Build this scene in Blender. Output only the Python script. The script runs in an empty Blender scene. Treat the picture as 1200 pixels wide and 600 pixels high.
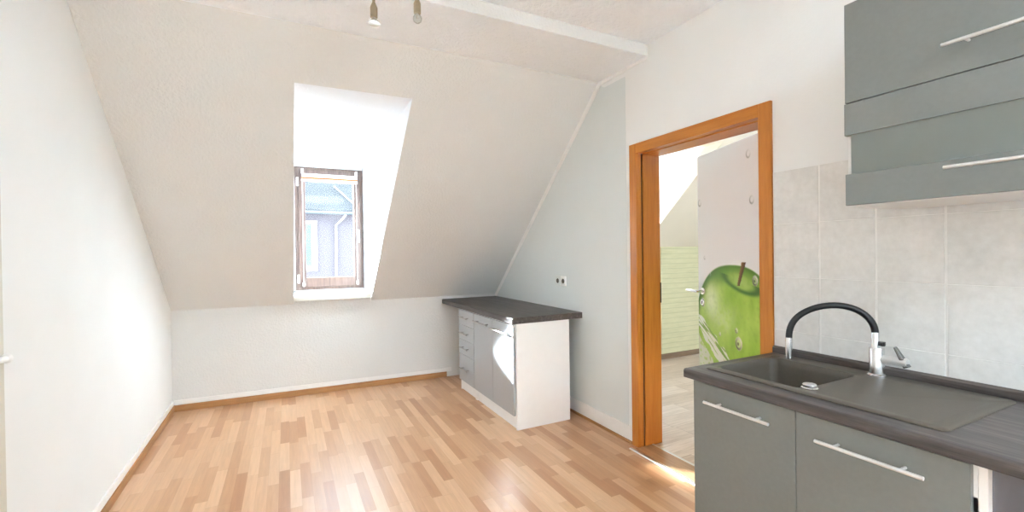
import bpy, bmesh, math, random
from mathutils import Vector, Matrix, noise

random.seed(7)
SC = bpy.context.scene
COL = SC.collection

# ------------------------------------------------------------------ helpers
def lin(c):
    c = c / 255.0
    return c / 12.92 if c <= 0.04045 else ((c + 0.055) / 1.055) ** 2.4

def S(r, g, b, a=1.0):
    return (lin(r), lin(g), lin(b), a)

class NT:
    """tiny node-tree builder"""
    def __init__(self, name):
        self.m = bpy.data.materials.new(name)
        self.m.use_nodes = True
        self.t = self.m.node_tree
        self.b = self.t.nodes['Principled BSDF']
        self.out = self.t.nodes['Material Output']
    def n(self, kind, **kw):
        nd = self.t.nodes.new(kind)
        for k, v in kw.items():
            setattr(nd, k, v)
        return nd
    def l(self, a, b):
        self.t.links.new(a, b)
    def math(self, op, a, b=None, c=None):
        nd = self.n('ShaderNodeMath', operation=op)
        for i, v in enumerate((a, b, c)):
            if v is None:
                continue
            if hasattr(v, 'is_output'):
                self.l(v, nd.inputs[i])
            else:
                nd.inputs[i].default_value = v
        return nd.outputs[0]
    def coord(self, scale=(1, 1, 1)):
        tc = self.n('ShaderNodeTexCoord')
        mp = self.n('ShaderNodeMapping')
        mp.inputs['Scale'].default_value = scale
        self.l(tc.outputs['Object'], mp.inputs['Vector'])
        return mp.outputs['Vector']
    def noise(self, vec, scale, detail=4, rough=0.55):
        nd = self.n('ShaderNodeTexNoise')
        nd.inputs['Scale'].default_value = scale
        nd.inputs['Detail'].default_value = detail
        nd.inputs['Roughness'].default_value = rough
        self.l(vec, nd.inputs['Vector'])
        return nd.outputs['Fac']
    def ramp(self, fac, stops):
        nd = self.n('ShaderNodeValToRGB')
        e = nd.color_ramp.elements
        while len(e) < len(stops):
            e.new(0.5)
        for el, (p, c) in zip(e, stops):
            el.position = p
            el.color = c
        self.l(fac, nd.inputs['Fac'])
        return nd.outputs['Color']
    def mix(self, fac, a, b, mode='MIX'):
        nd = self.n('ShaderNodeMix', data_type='RGBA', blend_type=mode)
        for sock, v in ((nd.inputs['Factor'], fac), (nd.inputs['A'], a), (nd.inputs['B'], b)):
            pass
        ins = [i for i in nd.inputs if i.enabled]
        for i, v in zip(ins, (fac, a, b)):
            if hasattr(v, 'is_output'):
                self.l(v, i)
            else:
                i.default_value = v
        return [o for o in nd.outputs if o.enabled][0]
    def bump(self, h, strength=0.3, dist=0.002):
        nd = self.n('ShaderNodeBump')
        nd.inputs['Strength'].default_value = strength
        nd.inputs['Distance'].default_value = dist
        self.l(h, nd.inputs['Height'])
        self.l(nd.outputs['Normal'], self.b.inputs['Normal'])
    def set(self, **kw):
        for k, v in kw.items():
            s = self.b.inputs[k]
            if hasattr(v, 'is_output'):
                self.l(v, s)
            else:
                s.default_value = v
        return self

def plain(name, col, rough=0.5, metal=0.0, var=0.04, scale=18.0, **kw):
    n = NT(name)
    v = n.coord()
    f = n.noise(v, scale)
    lo = tuple(max(0, c * (1 - var)) for c in col[:3]) + (1,)
    hi = tuple(min(1, c * (1 + var)) for c in col[:3]) + (1,)
    n.set(**{'Base Color': n.ramp(f, [(0.3, lo), (0.7, hi)]), 'Roughness': rough, 'Metallic': metal})
    n.set(**kw)
    return n.m

def plaster(name, col, scale=110.0, strength=0.35, dist=0.003):
    n = NT(name)
    v = n.coord()
    f = n.noise(v, scale, 3, 0.6)
    g = n.noise(v, 2.2, 3, 0.5)
    lo = tuple(c * 0.97 for c in col[:3]) + (1,)
    n.set(**{'Base Color': n.ramp(g, [(0.3, lo), (0.7, col)]), 'Roughness': 0.85, 'Specular IOR Level': 0.2})
    r = n.ramp(f, [(0.42, (0, 0, 0, 1)), (0.62, (1, 1, 1, 1))])
    n.bump(r, strength, dist)
    return n.m

def laminate(name, width, length, stops, along='Y', rough=0.3, grain=0.22, seam=0.25):
    n = NT(name)
    tc = n.n('ShaderNodeTexCoord')
    sp = n.n('ShaderNodeSeparateXYZ')
    n.l(tc.outputs['Object'], sp.inputs[0])
    a, b = (sp.outputs['X'], sp.outputs['Y']) if along == 'Y' else (sp.outputs['Y'], sp.outputs['X'])
    xr = n.math('DIVIDE', a, width)
    row = n.math('FLOOR', xr)
    w1 = n.n('ShaderNodeTexWhiteNoise', noise_dimensions='1D')
    n.l(row, w1.inputs['W'])
    off = n.math('MULTIPLY', w1.outputs['Value'], 7.3)
    yr = n.math('ADD', n.math('DIVIDE', b, length), off)
    col = n.math('FLOOR', yr)
    cv = n.n('ShaderNodeCombineXYZ')
    n.l(row, cv.inputs[0]); n.l(col, cv.inputs[1])
    w2 = n.n('ShaderNodeTexWhiteNoise', noise_dimensions='2D')
    n.l(cv.outputs[0], w2.inputs['Vector'])
    base = n.ramp(w2.outputs['Value'], stops)
    # grain, shifted per strip
    mp = n.n('ShaderNodeMapping')
    mp.inputs['Scale'].default_value = (38, 2.6, 1) if along == 'Y' else (2.6, 38, 1)
    n.l(tc.outputs['Object'], mp.inputs['Vector'])
    ad = n.n('ShaderNodeVectorMath', operation='ADD')
    sc = n.n('ShaderNodeVectorMath', operation='SCALE')
    sc.inputs['Scale'].default_value = 9.0
    n.l(w2.outputs['Color'], sc.inputs[0])
    n.l(mp.outputs[0], ad.inputs[0]); n.l(sc.outputs[0], ad.inputs[1])
    g = n.noise(ad.outputs[0], 1.6, 5, 0.6)
    gc = n.ramp(g, [(0.3, (1 - grain, 1 - grain * 1.15, 1 - grain * 1.3, 1)), (0.68, (1, 1, 1, 1))])
    c = n.mix(1.0, base, gc, 'MULTIPLY')
    fx = n.math('FRACT', xr); fy = n.math('FRACT', yr)
    ex = n.math('LESS_THAN', fx, 0.02)
    ey = n.math('LESS_THAN', fy, 0.006)
    e = n.math('MULTIPLY', n.math('MAXIMUM', ex, ey), seam)
    c = n.mix(e, c, S(120, 80, 50))
    n.set(**{'Base Color': c, 'Roughness': n.math('ADD', n.math('MULTIPLY', g, 0.12), rough - 0.06), 'Specular IOR Level': 0.7})
    n.bump(n.noise(n.coord((1, 1, 1)), 3.0, 2, 0.5), 0.05, 0.004)
    return n.m

def wood(name, lo, hi, axis='Z', rough=0.4, scale=(30, 30, 2.0)):
    n = NT(name)
    v = n.coord(scale if axis == 'Z' else ((30, 2.0, 30) if axis == 'Y' else (2.0, 30, 30)))
    g = n.noise(v, 1.5, 5, 0.6)
    n.set(**{'Base Color': n.ramp(g, [(0.3, lo), (0.7, hi)]), 'Roughness': rough, 'Specular IOR Level': 0.4})
    n.bump(g, 0.08, 0.001)
    return n.m

def clear_glass(name, tint=(0.98, 1, 1, 1), gloss=0.10):
    n = NT(name)
    n.t.nodes.remove(n.b)
    tr = n.n('ShaderNodeBsdfTransparent'); tr.inputs['Color'].default_value = tint
    gl = n.n('ShaderNodeBsdfGlossy'); gl.inputs['Roughness'].default_value = 0.02
    fr = n.n('ShaderNodeFresnel'); fr.inputs['IOR'].default_value = 1.3
    mx = n.n('ShaderNodeMixShader')
    n.l(n.math('MULTIPLY', fr.outputs[0], 0.45), mx.inputs[0])
    n.l(tr.outputs[0], mx.inputs[1]); n.l(gl.outputs[0], mx.inputs[2])
    n.l(mx.outputs[0], n.out.inputs['Surface'])
    return n.m

# ---- mesh helpers
def BM():
    return bmesh.new()

def add_hexa(bm, p):
    """8 points: bottom ring 0-3, top ring 4-7"""
    v = [bm.verts.new(q) for q in p]
    for f in ((0, 3, 2, 1), (4, 5, 6, 7), (0, 1, 5, 4), (1, 2, 6, 5), (2, 3, 7, 6), (3, 0, 4, 7)):
        bm.faces.new([v[i] for i in f])

def add_box(bm, x0, x1, y0, y1, z0, z1):
    add_hexa(bm, [(x0, y0, z0), (x1, y0, z0), (x1, y1, z0), (x0, y1, z0),
                  (x0, y0, z1), (x1, y0, z1), (x1, y1, z1), (x0, y1, z1)])

def add_prism(bm, poly, a, b, axis='X'):
    """poly: list of 2-D points in the plane normal to axis, swept from a to b"""
    def P(q, w):
        if axis == 'X': return (w, q[0], q[1])
        if axis == 'Y': return (q[0], w, q[1])
        return (q[0], q[1], w)
    lo = [bm.verts.new(P(q, a)) for q in poly]
    hi = [bm.verts.new(P(q, b)) for q in poly]
    bm.faces.new(lo); bm.faces.new(hi[::-1])
    n = len(poly)
    for i in range(n):
        bm.faces.new((lo[i], hi[i], hi[(i + 1) % n], lo[(i + 1) % n]))

def add_tube(bm, pts, rad, seg=12, cap=True):
    pts = [Vector(p) for p in pts]
    rads = rad if isinstance(rad, (list, tuple)) else [rad] * len(pts)
    rings, prev = [], None
    for i, p in enumerate(pts):
        d = (pts[min(i + 1, len(pts) - 1)] - pts[max(i - 1, 0)]).normalized()
        if prev is None:
            u = d.orthogonal().normalized()
        else:
            u = (prev - d * prev.dot(d)).normalized()
        prev = u
        w = d.cross(u)
        rings.append([bm.verts.new(p + (u * math.cos(2 * math.pi * k / seg) + w * math.sin(2 * math.pi * k / seg)) * rads[i]) for k in range(seg)])
    for r0, r1 in zip(rings, rings[1:]):
        for k in range(seg):
            bm.faces.new((r0[k], r0[(k + 1) % seg], r1[(k + 1) % seg], r1[k]))
    if cap:
        bm.faces.new(rings[0][::-1]); bm.faces.new(rings[-1])

def add_lathe(bm, prof, c=(0, 0, 0), ax=(0, 0, 1), seg=24):
    """prof: (radius, distance along axis)"""
    ax = Vector(ax).normalized(); c = Vector(c)
    u = ax.orthogonal().normalized(); w = ax.cross(u)
    rings = []
    for r, h in prof:
        if r < 1e-6:
            rings.append([bm.verts.new(c + ax * h)])
        else:
            rings.append([bm.verts.new(c + ax * h + (u * math.cos(2 * math.pi * k / seg) + w * math.sin(2 * math.pi * k / seg)) * r) for k in range(seg)])
    for a, b in zip(rings, rings[1:]):
        for k in range(seg):
            k2 = (k + 1) % seg
            if len(a) == 1 and len(b) == 1: continue
            if len(a) == 1: bm.faces.new((a[0], b[k2], b[k]))
            elif len(b) == 1: bm.faces.new((a[k], a[k2], b[0]))
            else: bm.faces.new((a[k], a[k2], b[k2], b[k]))
    if len(rings[0]) > 1: bm.faces.new(rings[0][::-1])
    if len(rings[-1]) > 1: bm.faces.new(rings[-1])

def obj(name, bm, mat, parent=None, bevel=0.0, smooth=False, seg=2, root_loc=None):
    """link one mesh object; vertices are given in world space and shifted by root_loc"""
    bmesh.ops.recalc_face_normals(bm, faces=bm.faces[:])
    if root_loc is not None:
        bmesh.ops.translate(bm, verts=bm.verts[:], vec=-Vector(root_loc))
    me = bpy.data.meshes.new(name)
    bm.to_mesh(me); bm.free()
    mats = mat if isinstance(mat, (list, tuple)) else [mat]
    for m in mats:
        me.materials.append(m)
    o = bpy.data.objects.new(name, me)
    COL.objects.link(o)
    if parent is not None:
        o.parent = parent
    if bevel:
        md = o.modifiers.new('bevel', 'BEVEL')
        md.width = bevel; md.segments = seg; md.limit_method = 'ANGLE'; md.angle_limit = math.radians(40)
        md.harden_normals = False
    if smooth:
        for p in me.polygons:
            p.use_smooth = True
        if smooth == 'auto':
            me.set_sharp_from_angle(angle=math.radians(38))
    return o

def by_normal(o, test, idx=1):
    for p in o.data.polygons:
        if test(p.normal, p.center): p.material_index = idx

def struct(name, bm, mat, parent=None, **kw):
    o = obj(name, bm, mat, parent, **kw)
    if parent is None:
        o['kind'] = 'structure'
    return o

def empty(name, loc, rz=0.0):
    o = bpy.data.objects.new(name, None)
    COL.objects.link(o)
    o.location = loc
    o.rotation_euler = (0, 0, rz)
    o.empty_display_size = 0.1
    return o

def thing(name, label, cat, loc, rz=0.0, group=None):
    o = empty(name, loc, rz)
    o['label'] = label; o['category'] = cat
    if group: o['group'] = group
    return o

def boxobj(name, dims, mat, parent=None, bevel=0.0, root=None, **kw):
    bm = BM(); add_box(bm, *dims)
    return obj(name, bm, mat, parent, bevel=bevel, root_loc=root, **kw)

# ------------------------------------------------------------------ geometry constants (metres)
R = 2.136                 # right wall plane
YB = 2.2155               # ceiling step
ZN, ZC = 2.698, 2.6225    # near / far ceiling
K = 0.878                 # knee wall
XL0, YL0 = -0.9004, 4.788 # back left corner
YR0 = 4.658               # back right corner
YREAR = -2.7
ROOM2X = 6.2

def leftX(y): return XL0 + (YL0 - y) / 3.788 * 0.0617
def backY(x):
    x = min(max(x, -1.4), R)
    return YL0 + (x - XL0) / (R - XL0) * (YR0 - YL0)
def slopeTop(x):
    x = min(max(x, -1.4), R)
    t = (x + 0.88) / (R + 0.88)
    return 2.6234 + t * (2.7321 - 2.6234), 2.5634 + t * (2.6225 - 2.5634)
def SL(x, t):
    yt, zt = slopeTop(x)
    y0 = backY(x)
    return Vector((x, y0 + (yt - y0) * t, K + (zt - K) * t))

# ------------------------------------------------------------------ materials
WHITE = S(236, 234, 229)
m_dorm = plaster('dormer_white', S(244, 246, 248), 60, 0.4, 0.004)
m_slope = plaster('woodchip_white', S(225, 224, 220), 60, 0.42, 0.004)
m_room2 = plaster('wall_cream', S(240, 228, 206), 70, 0.10, 0.002)
m_wall = plaster('wall_white', S(237, 237, 234), 70, 0.10, 0.002)
m_ceil = plaster('ceiling_white', S(247, 250, 253), 34, 0.6, 0.006)
m_grey = plaster('wall_greygreen_paint', S(220, 224, 221), 80, 0.08, 0.002)
m_white = plain('white_lacquer', S(240, 239, 236), 0.35, var=0.01)
m_strip = plain('white_skirting_paint', S(238, 236, 232), 0.5, var=0.015)
m_floor = laminate('beech_strip_laminate', 0.058, 0.46,
                   [(0.0, S(182, 132, 92)), (0.3, S(198, 151, 111)), (0.6, S(208, 164, 125)), (1.0, S(219, 179, 142))], 'Y', 0.36, 0.14, 0.22)
m_floor2 = laminate('grey_oak_laminate', 0.19, 1.2,
                    [(0.0, S(206, 184, 166)), (0.5, S(220, 200, 184)), (1.0, S(230, 213, 199))], 'X', 0.35, 0.3, 0.3)
m_skirt = wood('skirting_oak', S(160, 112, 66), S(186, 138, 90), 'Y', 0.4)
m_skirtx = wood('skirting_oak_long', S(160, 112, 66), S(186, 138, 90), 'X', 0.4)
m_skirt2 = wood('skirting_brown', S(128, 104, 82), S(152, 126, 100), 'X', 0.45)
m_frame = wood('beech_door_frame', S(178, 106, 34), S(200, 129, 52), 'Z', 0.33)
m_frame_h = wood('beech_door_frame_head', S(178, 106, 34), S(200, 129, 52), 'Y', 0.33)
m_groove = plain('door_seal', S(82, 44, 22), 0.6)
m_thresh = wood('threshold_wood', S(150, 112, 78), S(182, 142, 104), 'Y', 0.4)
m_alu = plain('aluminium', S(214, 212, 208), 0.3, 0.9, 0.02)
m_steel = plain('brushed_steel', S(226, 225, 222), 0.38, 0.6, 0.03)
m_steel_d = plain('satin_steel', S(176, 174, 170), 0.3, 0.9, 0.02)
m_chrome = plain('chrome', S(228, 228, 228), 0.2, 1.0, 0.01)
m_front = plain('grey_front', S(118, 121, 117), 0.36, 0.0, 0.03, 60, **{'Specular IOR Level': 0.5})
m_frontg = plain('silver_front', S(174, 177, 178), 0.3, 0.15, 0.02, 60)
m_dark = plain('dark_gap', S(40, 40, 40), 0.7)
m_rubber = plain('black_rubber', S(17, 17, 18), 0.42, 0.0, 0.05)
m_sink = plain('granite_sink', S(78, 71, 61), 0.45, 0.0, 0.12, 260)
m_brown = wood('window_brown', S(84, 67, 59), S(112, 91, 81), 'Z', 0.4)
m_glass = clear_glass('window_glass')
m_brass = plain('aged_brass', S(172, 158, 132), 0.32, 0.8, 0.06)
m_beige = plain('beige_door_frame_sill_shade', S(205, 199, 184), 0.4, var=0.015)
m_socket = plain('socket_white', S(242, 240, 236), 0.3, var=0.005)
m_socket_b = plain('socket_painted', S(214, 217, 212), 0.4, var=0.005)
m_hole = plain('socket_hole', S(104, 98, 84), 0.6)

n = NT('dark_worktop')
v = n.coord((26, 1.8, 26))
g = n.noise(v, 1.7, 6, 0.65)
g2 = n.noise(n.coord((90, 5, 90)), 1.5, 4, 0.6)
c = n.ramp(g, [(0.25, S(44, 38, 36)), (0.5, S(74, 67, 64)), (0.74, S(124, 116, 110))])
c = n.mix(0.5, c, n.ramp(g2, [(0.3, S(52, 46, 43)), (0.7, S(96, 89, 85))]))
n.set(**{'Base Color': c, 'Roughness': 0.42, 'Specular IOR Level': 0.4}); n.bump(g2, 0.12, 0.0008)
m_top = n.m

n = NT('stone_look_tile')
v = n.coord()
g = n.noise(v, 7, 6, 0.62); g2 = n.noise(v, 38, 4, 0.6)
c = n.ramp(g, [(0.3, S(212, 210, 204)), (0.52, S(224, 222, 217)), (0.72, S(233, 231, 227))])
c = n.mix(0.35, c, n.ramp(g2, [(0.3, S(204, 201, 194)), (0.7, S(230, 228, 223))]))
n.set(**{'Base Color': c, 'Roughness': 0.3, 'Specular IOR Level': 0.45})
m_tile = n.m
m_grout = plain('grout', S(236, 234, 229), 0.8)

n = NT('frosted_glass_band')
n.set(**{'Base Color': S(160, 166, 158), 'Roughness': 0.4, 'Transmission Weight': 0.55, 'IOR': 1.45, 'Alpha': 1.0})
g = n.noise(n.coord(), 300, 2, 0.5); n.bump(g, 0.05, 0.0005)
m_frost = n.m

n = NT('green_board')
tc = n.n('ShaderNodeTexCoord'); sp = n.n('ShaderNodeSeparateXYZ'); n.l(tc.outputs['Object'], sp.inputs[0])
f = n.math('FRACT', n.math('DIVIDE', sp.outputs['Z'], 0.062))
e = n.math('LESS_THAN', f, 0.13)
g = n.noise(n.coord((3, 3, 20)), 2.0, 4, 0.6)
c = n.ramp(g, [(0.3, S(214, 207, 162)), (0.7, S(226, 219, 178))])
n.set(**{'Base Color': n.mix(n.math('MULTIPLY', e, 0.45), c, S(180, 178, 128)), 'Roughness': 0.55})
m_green = n.m

# ------------------------------------------------------------------ room shell
bm = BM(); add_box(bm, -1.3, R + 0.105, YREAR - 0.3, 5.0, -0.15, 0.0)
struct('floor', bm, m_floor)
bm = BM(); add_box(bm, R + 0.105, ROOM2X + 0.3, -0.7, 5.0, -0.15, 0.0)
struct('floor_next_room', bm, m_floor2)

# left wall (slightly out of square, as in the photo)
bm = BM()
for ya, yb, za, zb in ((YREAR - .3, 5.3, -.1, 2.9),):
    add_hexa(bm, [(leftX(ya) - 0.2, ya, za), (leftX(ya), ya, za), (leftX(yb), yb, za), (leftX(yb) - 0.2, yb, za),
                  (leftX(ya) - 0.2, ya, zb), (leftX(ya), ya, zb), (leftX(yb), yb, zb), (leftX(yb) - 0.2, yb, zb)])
struct('wall_left', bm, m_wall)

# knee wall at the back
DX0, DX1 = 0.056, 0.762        # dormer opening
TD = 0.871
bm = BM()
def knee(x0, x1, z1):
    add_hexa(bm, [(x0, backY(x0), -0.1), (x1, backY(x1), -0.1), (x1, 5.05, -0.1), (x0, 5.05, -0.1),
                  (x0, backY(x0), z1), (x1, backY(x1), z1), (x1, 5.05, z1), (x0, 5.05, z1)])
knee(-1.2, DX0, K); knee(DX0, DX1, 0.912); knee(DX1, R + 0.02, K)
struct('wall_back', bm, m_slope)

# sloping wall with the dormer openings, closed cells 0.2 m thick
E2X0, E2X1 = 2.98, 3.83        # dormer of the next room
def slope_cells(bm, xs, ts, holes):
    for i in range(len(xs) - 1):
        for j in range(len(ts) - 1):
            if (i, j) in holes: continue
            p = [SL(xs[i], ts[j]), SL(xs[i + 1], ts[j]), SL(xs[i + 1], ts[j + 1]), SL(xs[i], ts[j + 1])]
            o = Vector((0, 0.2, 0))
            add_hexa(bm, p + [q + o for q in p])
bm = BM(); slope_cells(bm, [-1.2, DX0, DX1, R + 0.02], [0, TD, 1.02], {(1, 0)})
o = struct('wall_slope', bm, [m_slope, m_dorm]); by_normal(o, lambda n_, c_: abs(n_.x) > .9 or n_.z < -.95)
T41 = (YR0 - 4.10) / (YR0 - 2.7321)
bm = BM(); slope_cells(bm, [R + 0.17, E2X0, E2X1, ROOM2X + 0.2], [T41 - 0.02, TD, 1.02], {(1, 0)})
struct('wall_slope_next_room', bm, m_room2)

# ceilings
bm = BM()
a, b = slopeTop(-1.1), slopeTop(R)
add_hexa(bm, [(-1.1, YB, ZC), (R + .05, YB, ZC), (R + .05, b[0] + .03, b[1]), (-1.1, a[0] + .03, a[1]),
              (-1.1, YB, ZC + .3), (R + .05, YB, ZC + .3), (R + .05, b[0] + .03, ZC + .3), (-1.1, a[0] + .03, ZC + .3)])
o = struct('ceiling', bm, [m_ceil, m_slope]); by_normal(o, lambda n_, c_: n_.y < -.9)  # step face takes the duller white, painting in its shade
# near ceiling, with an added roof light, unseen behind the camera, filling the room
KX0, KX1, KY0, KY1 = 0.1, 1.9, -2.45, -0.8
bm = BM()
add_box(bm, -1.1, KX0, YREAR - .3, YB, ZN, ZN + 0.3); add_box(bm, KX1, R + .05, YREAR - .3, YB, ZN, ZN + 0.3)
add_box(bm, KX0, KX1, YREAR - .3, KY0, ZN, ZN + 0.3); add_box(bm, KX0, KX1, KY1, YB, ZN, ZN + 0.3)
struct('ceiling_near', bm, m_ceil)
bm = BM(); add_box(bm, R + 0.17, ROOM2X + .2, -0.7, 2.8, 2.6, 2.9)
struct('ceiling_next_room', bm, m_ceil)

# dormer shells
def dormer(tag, x0, x1, zsill):
    yw = 5.10
    ztop = SL(x1, TD).z; ytop = SL(x1, TD).y
    for side, xa, xb in (('left', x0 - 0.12, x0), ('right', x1, x1 + 0.12)):
        bm = BM()
        tb = (zsill - .1 - SL(xb if side == 'left' else xa, 0).z) / (SL(xa, 1).z - SL(xa, 0).z)
        xe = xb if side == 'left' else xa
        y0 = SL(xe, tb).y + 0.2; ytop = SL(xe, TD).y; ztop = SL(xe, TD).z
        add_prism(bm, [(y0, zsill - .1), (ytop + 0.2, ztop), (ytop + 0.2, ztop + .2), (yw + 0.2, ztop + .2), (yw + 0.2, zsill - .1)], xa, xb, 'X')
        struct('wall_dormer_%s%s' % (side, tag), bm, m_dorm)
    bm = BM()
    add_prism(bm, [(ytop + .2, ztop), (yw + .2, 2.285), (yw + .2, 2.45), (ytop + .2, 2.55)], x0 - .12, x1 + .12, 'X')
    struct('ceiling_dormer' + tag, bm, m_dorm)
    bm = BM()   # front wall round the window opening
    add_box(bm, x0 - .12, x1 + .12, yw + 0.02, yw + .2, zsill - .25, zsill + 0.02)
    add_box(bm, x0 - .12, x1 + .12, yw + 0.02, yw + .2, 2.262, 2.45)
    add_box(bm, x0 - .12, x0 + 0.028, yw + 0.02, yw + .2, zsill - .2, 2.4)
    add_box(bm, x1 - 0.008, x1 + .12, yw + 0.02, yw + .2, zsill - .2, 2.4)
    struct('wall_dormer_front' + tag, bm, m_dorm)
dormer('', DX0, DX1, 0.962)
dormer('_next_room', E2X0, E2X1, 1.39)

# window sill of the dormer
bm = BM(); add_box(bm, DX0, DX1, 4.625, 5.13, 0.915, 0.962)
struct('trim_1', bm, m_white, bevel=0.004)
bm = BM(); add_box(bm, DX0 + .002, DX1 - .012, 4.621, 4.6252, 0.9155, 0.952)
struct('sill_shade_strip', bm, m_beige)  # beige strip standing in for shade on the sill's front face
# shelf of the next room's dormer, on top of its knee wall
bm = BM(); add_box(bm, E2X0, E2X1, 4.1, 5.13, 1.36, 1.392)
struct('trim_2', bm, m_white)

# right wall with the doorway, pieces swept through the wall thickness
DY0, DY1, DZ = 1.395, 2.365, 2.05
bm = BM()
add_prism(bm, [(DY1, -0.1), (5.0, -0.1), (5.0, K - .05), (YR0 + .12, K - .05), (2.80, 2.72), (DY1, 2.72)], R, R + 0.18, 'X')
add_prism(bm, [(DY0, DZ), (DY1, DZ), (DY1, 2.8), (DY0, 2.8)], R, R + 0.18, 'X')
add_prism(bm, [(YREAR - .3, -0.1), (DY0, -0.1), (DY0, 2.8), (YREAR - .3, 2.8)], R, R + 0.18, 'X')
wr = struct('wall_right', bm, m_wall)
# grey-green painted field with a white border left free on the slope, the top and the right
bm = BM()
def on_slope(y):   # height of the slope line on the right wall
    return K + (YR0 - y) / (YR0 - 2.7321) * (ZC - K)
off = 0.062
add_prism(bm, [(2.432, 0.11), (4.66, 0.11), (4.66, K - 0.06), (2.70, on_slope(2.70) - off), (2.66, 2.565), (2.432, 2.565)], R - 0.0015, R + 0.001, 'X')
obj('paint_field', bm, m_grey, wr)
# raised white border strip along the slope
bm = BM()
p = [(4.70, on_slope(4.70)), (2.7321, ZC), (2.2155, ZC), (2.2155, ZC - 0.02), (2.70, ZC - 0.028), (2.715, on_slope(2.715) - 0.055), (4.70, on_slope(4.70) - 0.055)]
add_prism(bm, p, R - 0.006, R + 0.001, 'X')
struct('trim_3', bm, m_strip)

# closed rear wall behind the camera
bm = BM()
add_box(bm, -1.2, R + .18, YREAR - .2, YREAR, -.1, 2.8)
struct('wall_rear', bm, m_wall)

# next room: knee wall, end walls
bm = BM(); add_box(bm, R + 0.17, ROOM2X, 4.10, 4.3, -.1, 1.40)
struct('wall_back_next_room', bm, m_room2)
bm = BM(); add_box(bm, 4.13, ROOM2X - .01, 4.088, 4.102, 0.055, 1.385)
add_box(bm, 4.12, ROOM2X - .01, 4.084, 4.102, 1.372, 1.392)
struct('trim_4', bm, m_green)
bm = BM(); add_box(bm, R + 0.19, ROOM2X - .01, 4.08, 4.102, 0.0, 0.065)
struct('baseboard_next_room', bm, m_skirt2, bevel=0.004)
bm = BM(); add_box(bm, ROOM2X, ROOM2X + .2, -0.7, 5.0, -.1, 2.9)
struct('wall_far_next_room', bm, m_wall)
bm = BM()
add_box(bm, R + .17, 3.3, -0.7, -0.55, -.1, 2.9); add_box(bm, 5.0, ROOM2X + .2, -0.7, -0.55, -.1, 2.9)
add_box(bm, 3.3, 5.0, -0.7, -0.55, -.1, 1.25); add_box(bm, 3.3, 5.0, -0.7, -0.55, 2.3, 2.9)  # opening is an added, unseen window to brighten the next room
struct('wall_rear_next_room', bm, m_wall)

# skirtings
def strip_along(name, p0, p1, inward, h0, h1, th, mat, bev=0.003):
    """box between two floor points, thickness th towards inward"""
    p0, p1, w = Vector(p0), Vector(p1), Vector(inward).normalized() * th
    bm = BM()
    q = [p0, p1, p1 + w, p0 + w]
    add_hexa(bm, [(a.x, a.y, h0) for a in q] + [(a.x, a.y, h1) for a in q])
    return struct(name, bm, mat, bevel=bev)
bl = (leftX(YL0), YL0); br = (R, YR0)
strip_along('baseboard_back', (XL0, YL0), (1.545, backY(1.545)), (0, -1), 0, 0.056, 0.016, m_skirtx)
strip_along('trim_5', (XL0, YL0), (1.60, backY(1.60)), (0, -1), 0.057, 0.098, 0.012, m_strip)
strip_along('baseboard_left', (leftX(2.075), 2.075), (XL0, YL0 - 0.016), (1, 0.0163), 0, 0.056, 0.016, m_skirt)
strip_along('trim_6', (leftX(2.075), 2.075), (XL0, YL0 - 0.012), (1, 0.0163), 0.057, 0.098, 0.012, m_strip)
strip_along('baseboard_right', (R, 2.39), (R, YR0), (-1, 0), 0, 0.02, 0.018, m_skirt)
strip_along('trim_7', (R, 2.39), (R, YR0), (-1, 0), 0.021, 0.118, 0.013, m_strip)

# ------------------------------------------------------------------ doorway: frame, threshold, leaf
C0, C1, CZ, CW = 1.376, 2.386, 2.071, 0.067
fr = empty('door_frame', (R, (C0 + C1) / 2, 0)); fr['kind'] = 'structure'
rl = fr.location
for nm, y0, y1 in (('casing', C1 - CW, C1), ('casing', C0, C0 + CW)):
    bm = BM(); add_prism(bm, [(y0, 0), (y1, 0), (y1, CZ), (y0, CZ)], R - 0.016, R + 0.012, 'X')
    obj(nm, bm, m_frame, fr, bevel=0.004, root_loc=rl)
bm = BM(); add_prism(bm, [(C0 + CW, CZ - CW), (C1 - CW, CZ - CW), (C1 - CW, CZ), (C0 + CW, CZ)], R - 0.0158, R + 0.012, 'X')
obj('casing_head', bm, m_frame_h, fr, bevel=0.003, root_loc=rl)
JX0, JX1 = R + 0.012, R + 0.195
for y0, y1 in ((C1 - CW, C1 - CW + 0.02), (C0 + CW - 0.02, C0 + CW)):
    s = 1 if y0 > 2 else -1
    bm = BM(); add_box(bm, JX0, R + 0.03, y0, y1, 0, CZ - CW)
    yi = y0 if s > 0 else y1
    add_box(bm, R + 0.045, JX1, min(yi, yi - s * 0.004), max(yi + s * 0.018, yi - s * .004), 0, CZ - CW)
    obj('jamb', bm, m_frame, fr, bevel=0.002, root_loc=rl)
    bm = BM(); add_box(bm, R + 0.028, R + 0.047, min(yi + s * .006, yi + s * .018), max(yi + s * .006, yi + s * .018), 0, CZ - CW)
    obj('seal', bm, m_groove, fr, root_loc=rl)
bm = BM(); add_box(bm, JX0, R + 0.03, C0 + CW, C1 - CW, CZ - CW, CZ - CW + .02)
add_box(bm, R + 0.045, JX1, C0 + CW, C1 - CW, CZ - CW - .004, CZ - CW + .02)
obj('jamb_head', bm, m_frame_h, fr, bevel=0.002, root_loc=rl)
bm = BM(); add_box(bm, JX1 - 0.006, JX1 + 0.004, C1 - CW - 0.006, C1 - CW + .012, 0.98, 1.12)
obj('strike_plate', bm, m_dark, fr, root_loc=rl)

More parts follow.
